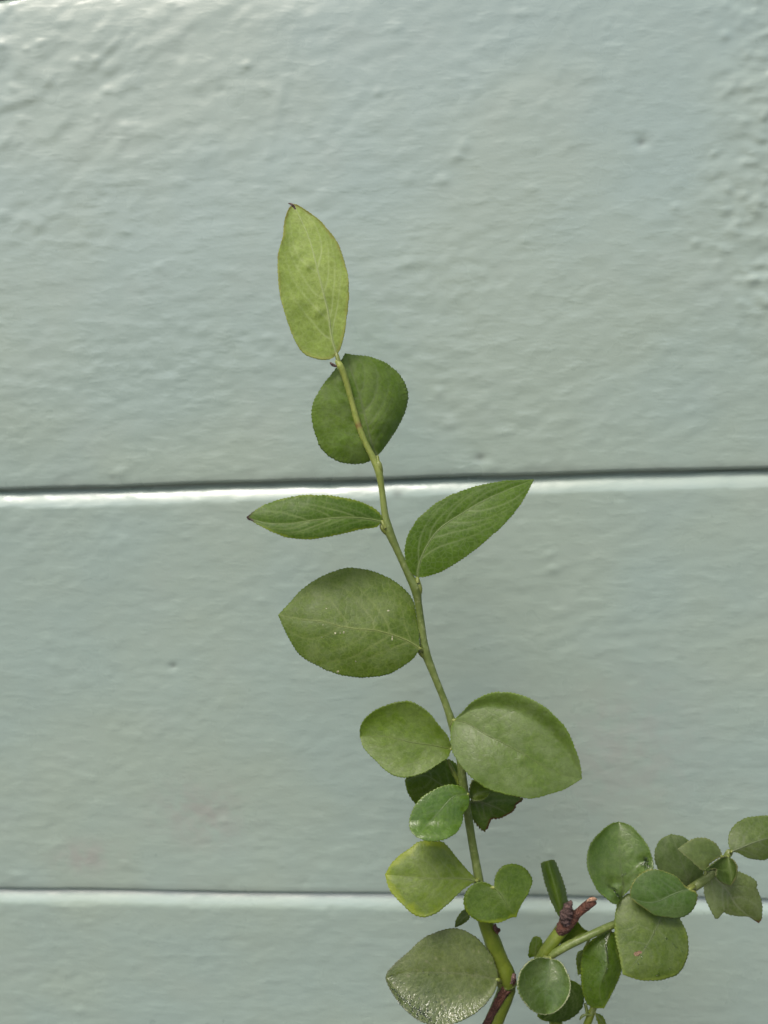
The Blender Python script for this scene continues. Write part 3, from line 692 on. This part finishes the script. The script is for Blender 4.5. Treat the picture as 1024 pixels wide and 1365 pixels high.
leaf('H', (590, 415), (830, 490), [(610, 380), (690, 342), (780, 338), (870, 372), (920, 400), (882, 425), (868, 460)], [(583, 458), (600, 510), (635, 560), (680, 596), (708, 550), (716, 524), (770, 517)],
     [(650, 415), (730, 440), (790, 468)], .251, M('torn_red', (0.07, 0.12, 0.022), (0.095, 0.145, 0.035), edge=(0.12, 0.17, 0.04), vein=(0.22, 0.26, 0.10), vein_s=.6, red=.9), gy=.15, gx=.05, cup=.1,
     label='torn leaf with a reddish brown edge under the largest leaf', attach=(622, 1068, .246, 2.6), nveins=3, rib=1.6, burn=lambda G, u, v: smooth01(.25, .45, u), teeth=1.6)
leaf('H', (588, 385), (718, 345), [(587, 330), (608, 278), (650, 298), (690, 322)], [(612, 408), (660, 406), (700, 380)], [(630, 365), (680, 350)], .2475,
     M('curled_small', (0.10, 0.15, 0.03), (0.13, 0.18, 0.045), edge=(0.34, 0.38, 0.18), edge_w=.35, edge_s=.7), gy=.2, cup=-.5, label='small curled leaf between the stem and the torn leaf', attach=(621, 1064, .2455, 2.2), nveins=2, rib=1.0)
leaf('D', (552, 357), (90, 325), [(515, 315), (470, 262), (420, 200), (380, 162), (320, 155), (260, 160), (220, 190), (165, 228), (118, 275)], [(510, 382), (450, 430), (400, 480), (350, 520), (290, 541), (240, 530), (180, 480), (130, 430), (104, 380)],
     [(470, 345), (370, 345), (270, 343), (180, 335)], .2425,
     M('yellow_edged', (0.115, 0.165, 0.03), (0.15, 0.195, 0.05), edge=(0.30, 0.37, 0.02), edge_w=2.6, edge_s=.75, vein=(0.22, 0.27, 0.10), vein_s=.45, rough=.4, wet=.7, bloom=0.20), gx=.05, gy=.4, cup=.1, fold=-.1,
     label='leaf with bright yellow green edges left of the heart shaped leaf', emask=lambda G, u, v: np.clip(smooth01(.2, .62, u) * (1 - .55 * (v > 0) * smooth01(.75, .4, u)) + .15, 0, 1), attach=(637, 1172, .2442, 2.8), nveins=4, rib=1.6, wet=lambda G, u, v, e: smooth01(1.2, .2, e) * smooth01(1175, 1205, G[..., 1]))
leaf('D', (642, 392), (752, 540), [(605, 370), (560, 362), (520, 385), (492, 430), (487, 480), (505, 520), (545, 555), (600, 570), (650, 570), (700, 556), (732, 541)], [(644, 345), (665, 300), (700, 275), (740, 270), (790, 290), (824, 328), (832, 372), (812, 420), (780, 472), (760, 512)],
     [(665, 415), (700, 465)], .2395,
     M('heart', (0.072, 0.118, 0.028), (0.098, 0.145, 0.040), edge=(0.25, 0.33, 0.02), edge_w=1.0, edge_s=.6, vein=(0.17, 0.23, 0.07), vein_s=.4, rough=.42), gx=.05, gy=.3, cup=-.1, fold=.38,
     label='heart shaped leaf in front of the thickening stem', emask=lambda G, u, v: .2 + .8 * smooth01(1200, 1222, G[..., 1]), attach=(640, 1180, .2435, 2.6), nveins=3, rib=1.2)
def wet13(G, u, v, e):
    return np.clip(smooth01(1268, 1350, G[..., 1] + (560 - G[..., 0]) * .45) * 1.0, 0, 1)
bronze = leaf('K', (930, 830), (80, 815), [(925, 760), (890, 660), (830, 570), (740, 490), (640, 445), (540, 445), (440, 478), (340, 535), (250, 620), (150, 710), (95, 770)], [(915, 900), (870, 975), (780, 1070), (690, 1125), (610, 1160), (520, 1185), (420, 1172), (330, 1140), (240, 1070), (160, 975), (100, 870)],
     [(780, 800), (600, 780), (400, 775), (220, 785)], .2425,
     M('bronze_wet', (0.085, 0.108, 0.045), (0.115, 0.133, 0.06), edge=(0.09, 0.10, 0.05), edge_w=.4, edge_s=.5, vein=(0.20, 0.22, 0.12), vein_s=.25, rough=.38, spec=.22, transl=.15, wet=1.0, speck=.35, speck_col=(0.26, 0.25, 0.15), gain=(1.10, 1.26, .64), bloom=0.15), gx=.02, gy=.22, cup=.10, fold=-.05, arch=.03,
     label='large dull bronze leaf wet along its lower edge', attach=(667, 1308, .246, 3.4), nveins=5, rib=.7, ripple=.35, wet=wet13, bend=lambda G, u, v, H: -.0045 * np.clip(v, 0, 1) ** 2.5 * np.sin(np.pi * u) ** .7)
rw = np.random.default_rng(9); spots = []
while len(spots) < 170:
    x, y = rw.uniform(515, 640), rw.uniform(1285, 1362)
    w_ = smooth01(1290, 1360, y + (560 - x) * .5)
    if rw.uniform() < w_ ** 2.2 and ((x - 588) / 70) ** 2 + ((y - 1302) / 62) ** 2 < 1: spots.append((x, y, rw.uniform(.4, 1.1), rw.uniform(.5, 1.5), rw.uniform(-.5, .5)))
for k in range(26):
    x = rw.uniform(540, 640); spots.append((x, 1297 + rw.normal(0, 2), rw.uniform(.4, 1.2), rw.uniform(.4, .8), 0))
for k in range(16):       # water gathered along the lower left rim
    q = k / 15; (x, y), = crop('K', [(150 + 290 * q, 915 + 232 * q ** .85)]); spots.append((x, y, rw.uniform(1.5, 4), rw.uniform(.9, 1.5), -.75 + .2 * rw.normal()))
on_leaf(bronze, spots, WATER, 'water_droplets')
leaf('D', (520, 522), (443, 592), [(490, 503), (462, 530), (447, 560)], [(512, 552), (478, 576)], [(485, 545)], .252, M('tiny', (0.075, 0.115, 0.05), (0.10, 0.135, 0.065)), gy=.1, label='tiny dark leaf between heart shaped leaf and bronze leaf', attach=(640, 1216, .249, 2), nveins=2, rib=.8)

# ---- cut branch
leaf('G', (385, 602), (262, 112), [(350, 575), (300, 480), (258, 370), (222, 250), (203, 160), (206, 130)], [(428, 500), (418, 400), (385, 290), (350, 185), (318, 112), (295, 103)], [(360, 480), (320, 330), (280, 190)], .253,
     M('rolled', (0.075, 0.125, 0.022), (0.105, 0.16, 0.035), edge=(0.20, 0.27, 0.03), edge_w=.5, edge_s=.5, vein_s=.25, rough=.36), gx=.15, gy=.15, cup=.9, fold=.3, curl=.05, label='narrow rolled leaf standing upright behind the cut stub', attach=(752, 1232, .252, 3), nveins=2, rib=.8, ripple=.5)
leaf('G', (150, 925), (165, 756), [(97, 935), (98, 870), (110, 810), (135, 765)], [(205, 850), (214, 815), (195, 770)], [(155, 850)], .2555, M('small_oval', (0.09, 0.145, 0.02), (0.12, 0.18, 0.03)), gy=.1, cup=.2, label='small oval leaf left of the cut branch', attach=(716, 1282, .253, 2.2), nveins=3, rib=1)
leaf('J', (222, 236), (190, 545), [(150, 232), (85, 268), (45, 340), (47, 420), (90, 490), (140, 532)], [(272, 252), (312, 310), (331, 375), (322, 440), (285, 500), (235, 536)], [(208, 330), (192, 430)], .2445,
     M('round_sheen', (0.10, 0.155, 0.055), (0.135, 0.185, 0.08), edge=(0.42, 0.46, 0.24), edge_w=.3, edge_s=.9, vein=(0.17, 0.23, 0.10), vein_s=.35, rough=.22, spec=.5, gain=(1.10, 1.26, .64), bloom=0.16), gx=.1, gy=.3, cup=-.35, fold=.1, label='round leaf with a pale rim below the cut branch', attach=(726, 1276, .248, 2.6), nveins=4, rib=1.2, ripple=1.6)
leaf('J', (320, 350), (175, 572), [(250, 400), (185, 480), (150, 548)], [(380, 378), (406, 450), (388, 515), (340, 560), (265, 584), (210, 580)], [(300, 440), (250, 520)], .256, M('behind_round', (0.05, 0.09, 0.025), (0.07, 0.11, 0.035), rough=.5), gx=.05, gy=-.1, cup=.15, label='dark leaf partly hidden behind the pale rimmed round leaf', attach=(745, 1290, .255, 2.4), nveins=4, rib=1.2)
streaked = leaf('J', (548, 86), (512, 508), [(490, 108), (430, 150), (395, 200), (388, 280), (390, 380), (408, 455), (432, 492), (470, 506)], [(578, 105), (592, 190), (610, 290), (588, 360), (552, 435), (525, 485)], [(528, 170), (528, 280), (490, 390), (495, 460)], .2515,
     M('streaked', (0.065, 0.115, 0.022), (0.09, 0.14, 0.035), edge=(0.20, 0.28, 0.03), edge_w=.9, edge_s=.6, vein=(0.15, 0.20, 0.07), vein_s=.4, rough=.3, spec=.42, wet=.9), gx=-.1, gy=.2, cup=.15, fold=.25,
     label='hanging leaf with a glossy wet streak under the side twig', attach=(812, 1236, .2495, 2.6), nveins=4, rib=1.6, wet=lambda G, u, v, e: np.exp(-((G[..., 0] - 809) / 4.0) ** 2) * smooth01(.06, .15, u) * smooth01(.6, .4, u))
on_leaf(streaked, [(808, 1254, 7.5, 1.5, -1.45), (810, 1268, 6, 1.7, -1.5), (811, 1281, 4.5, 1.2, 1.5), (809, 1294, 3.5, 1.4, 1.2), (804, 1310, 3, .8, 1.2), (787, 1319, 1.2, 1.6, 0)], WATER, 'water_streak')
leaf('J', (405, 190), (372, 330), [(375, 198), (362, 225), (365, 280)], [(420, 230), (400, 300)], [(392, 260)], .2565, M('sliver', (0.07, 0.11, 0.035), (0.09, 0.13, 0.05)), gy=.1, label='sliver of a leaf behind the glossy streaked leaf', attach=(786, 1250, .2505, 2), nveins=2, rib=.8)
leaf('G', (440, 830), (632, 722), [(380, 838), (378, 740), (440, 690), (510, 632), (550, 685), (595, 712)], [(480, 815), (560, 770), (600, 745)], [(480, 770), (550, 730)], .2545, M('sheath', (0.08, 0.13, 0.018), (0.11, 0.16, 0.03), vein=(0.26, 0.32, 0.06)), gy=.1, cup=-.4, label='folded leaf wedged between cut branch and side twig', attach=(745, 1268, .251, 2.2), nveins=2, rib=1.4)

# ---- side twig to the right
wet_top = leaf('P', (505, 985), (470, 133), [(440, 1075), (330, 1010), (220, 900), (140, 740), (108, 580), (120, 470), (165, 360), (260, 250), (370, 165)], [(640, 860), (780, 760), (860, 690), (852, 560), (820, 450), (750, 330), (670, 235), (570, 160)], [(520, 850), (490, 640), (478, 420), (470, 250)], .2475,
     M('wet_top', (0.10, 0.165, 0.045), (0.14, 0.20, 0.07), edge=(0.15, 0.23, 0.03), edge_w=.4, edge_s=.5, vein=(0.16, 0.21, 0.08), vein_s=.4, rough=.34, spec=.42, wet=1.0, gain=(1.10, 1.26, .64), bloom=0.16), gx=.0, gy=.3, cup=-.25, fold=.08,
     label='tall rounded leaf with wet glossy patches above the side twig', bend=lambda G, u, v, H: sum(.00022 * (cy - G[..., 1]) * np.exp(-(((G[..., 0] - cx) / 10) ** 2 + ((G[..., 1] - cy) / 11) ** 2)) for cx, cy in ((860, 1156), (818, 1186))), nveins=4, rib=1.2, ripple=1.2, wet=lambda G, u, v, e: np.clip(np.exp(-(((G[..., 0] - 862) / 9) ** 2 + ((G[..., 1] - 1152) / 13) ** 2)) + np.exp(-(((G[..., 0] - 817) / 12) ** 2 + ((G[..., 1] - 1185) / 12) ** 2)), 0, 1))
on_leaf(wet_top, [(x, y, a, b, t_) for (x, y), (a, b, t_) in zip(crop('P', [(775, 560), (760, 620), (800, 640), (790, 590), (350, 865), (400, 900), (440, 950), (520, 740), (520, 840), (470, 990), (190, 660)]), [(6, 3.4, -.5), (5, 3, .2), (5, 4, 1.2), (4, 3, 0), (3.2, 2.4, .5), (6, 2.2, -.9), (5, 1.8, -1.1), (5, 1.2, .6), (6, 1.0, -1.5), (4, 1.5, -1.2), (2.4, .8, -.8)])], WATER, 'water_film', .35)
leaf('E', (722, 350), (640, 124), [(655, 335), (603, 285), (577, 232), (575, 188), (592, 150)], [(757, 312), (768, 280), (742, 205), (700, 143)], [(700, 290), (668, 200)], .2545,
     M('grey_back', (0.095, 0.135, 0.065), (0.115, 0.155, 0.08), edge_s=.2, vein=(0.16, 0.20, 0.10), vein_s=.4, rough=.5, gain=(1.10, 1.26, .64), bloom=0.16), gx=.05, gy=.2, cup=.1, label='greyish round leaf behind the right end of the twig', attach=(925, 1183, .2505, 2.4), nveins=4, rib=1.4)
leaf('O', (768, 165), (262, 235), [(720, 130), (660, 60), (560, 15), (450, -10), (360, 20), (290, 90), (257, 170)], [(828, 195), (820, 290), (770, 365), (680, 408), (580, 402), (470, 382), (380, 325), (300, 270)], [(690, 180), (600, 215), (510, 258), (400, 275)], .2435,
     M('mid_right', (0.08, 0.14, 0.045), (0.10, 0.16, 0.06), edge=(0.30, 0.30, 0.07), edge_w=.4, edge_s=.7, vein=(0.16, 0.23, 0.10), vein_s=.55, rough=.42, gain=(1.10, 1.26, .64), bloom=0.15), gx=.02, gy=.25, cup=.12, fold=-.08, label='leaf with a thin yellowish rim overlapping two larger leaves', attach=(926, 1181, .2485, 3.0), nveins=4, rib=1.8)
blotched = leaf('O', (560, 330), (195, 888), [(440, 270), (280, 190), (170, 250), (128, 400), (130, 560), (155, 680), (180, 800)], [(670, 400), (730, 510), (755, 620), (740, 760), (680, 870), (590, 920), (440, 942), (320, 930), (240, 905)], [(490, 470), (400, 640), (290, 800)], .2465,
     M('blotched', (0.10, 0.145, 0.035), (0.15, 0.19, 0.06), edge=(0.24, 0.32, 0.05), edge_w=1.2, edge_s=.55, vein=(0.17, 0.22, 0.09), vein_s=.5, rough=.38, spec=.32, speck=.06, gain=(1.10, 1.26, .64), bloom=0.16), gx=-.03, gy=.3, cup=.12, fold=.0,
     label='large hanging leaf with a small pink blotch', attach=(880, 1206, .2495, 2.8), nveins=4, rib=1.6, curl=-.06)
on_leaf(blotched, [(x, y, a, b, t_) for (x, y), (a, b, t_) in zip(crop('O', [(310, 712), (345, 705), (328, 720)]), [(3.4, 2.6, .3), (3.0, 2.0, -.3), (2.4, 1.8, 0)])], PINK, 'pink_blotch', .12)
on_leaf(blotched, [(x, y, a, b, t_) for (x, y), (a, b, t_) in zip(crop('O', [(360, 742), (330, 800), (575, 588), (622, 635), (655, 662), (700, 685), (505, 885), (490, 905), (600, 845), (465, 530), (398, 662)]), [(1.5, 2, 0), (1, 1.4, 0), (2, 1, -.5), (2.2, 1, -.9), (3, .8, -.6), (2.6, .6, -.7), (1, 3, 0), (1.6, 1.4, 0), (2.4, .7, -.6), (.8, 2.4, -.3), (1.2, .8, 0)])], WATER, 'water_droplets')
leaf('I', (642, 386), (274, 325), [(630, 340), (590, 280), (530, 242), (460, 229), (400, 238), (335, 275)], [(600, 402), (545, 440), (490, 502), (430, 465), (360, 402)], [(570, 370), (480, 345), (380, 325)], .2435,
     M('pale_small', (0.12, 0.155, 0.075), (0.15, 0.18, 0.10), edge=(0.26, 0.28, 0.12), edge_w=.4, edge_s=.6, vein=(0.10, 0.14, 0.05), vein_s=.35, rough=.42, gain=(1.10, 1.26, .64), bloom=0.22), gx=.1, gy=.45, cup=.1, label='small pale leaf pointing left at the twig tip', attach=(966, 1146, .2495, 2.4), nveins=3, rib=1.0)
leaf('I', (690, 388), (712, 632), [(640, 392), (570, 440), (500, 500), (590, 490), (592, 550), (640, 606)], [(745, 425), (769, 490), (752, 570)], [(700, 470), (715, 560)], .2445,
     M('curled_tip', (0.085, 0.13, 0.045), (0.11, 0.155, 0.06), edge=(0.22, 0.20, 0.10), edge_w=.3, edge_s=.6, vein_s=.3, rough=.42, gain=(1.10, 1.26, .64)), gx=.1, gy=.3, cup=-.7, fold=.0, label='small curled leaf with a brownish rim near the twig tip', attach=(968, 1143, .2495, 2.2), nveins=2, rib=.8)
leaf('I', (510, 500), (948, 938), [(488, 590), (490, 690), (520, 780), (560, 860), (598, 906), (640, 852), (700, 868), (780, 884), (880, 884), (918, 912)], [(600, 470), (700, 480), (770, 505), (850, 540), (928, 600), (930, 650), (965, 740), (975, 830), (968, 905)], [(600, 580), (690, 680), (750, 780), (860, 880)], .2505,
     M('notched_pale', (0.125, 0.155, 0.075), (0.15, 0.18, 0.10), edge=(0.17, 0.20, 0.09), edge_w=.4, edge_s=.4, vein=(0.24, 0.27, 0.15), vein_s=.5, rough=.42, red=.8, gain=(1.10, 1.26, .64), bloom=0.22), gx=.05, gy=.2, cup=.1, fold=-.2, label='greyish leaf with a ragged notched end under the twig tip', attach=(938, 1172, .250, 2.6), nveins=3, rib=1.6, burn=lambda G, u, v: smooth01(.92, .96, u))
leaf('I', (718, 346), (1190, 190), [(697, 280), (702, 200), (740, 130), (800, 82), (880, 56), (960, 47), (1040, 48), (1120, 90)], [(770, 352), (830, 388), (900, 408), (970, 413), (1050, 395), (1130, 320)], [(800, 312), (900, 270), (1024, 232), (1110, 208)], .2485,
     M('far_right', (0.105, 0.145, 0.055), (0.135, 0.17, 0.08), edge=(0.20, 0.26, 0.06), edge_w=.5, edge_s=.5, vein=(0.20, 0.24, 0.13), vein_s=.5, rough=.4, gain=(1.10, 1.26, .64), bloom=0.15), gx=.05, gy=.3, cup=.05, fold=.3, label='leaf at the far right end of the twig', attach=(974, 1136, .2502, 2.4), nveins=3, rib=1.8)
leaf('Q', (545, 520), (700, 720), [(565, 590), (595, 660), (640, 720)], [(610, 535), (665, 585), (692, 650)], [(625, 610)], .256, M('bottom_small', (0.09, 0.13, 0.012), (0.12, 0.16, 0.02)), gy=.1, label='small olive leaf at the bottom edge of the picture', attach=(792, 1346, .257, 2.2), nveins=2, rib=.8)
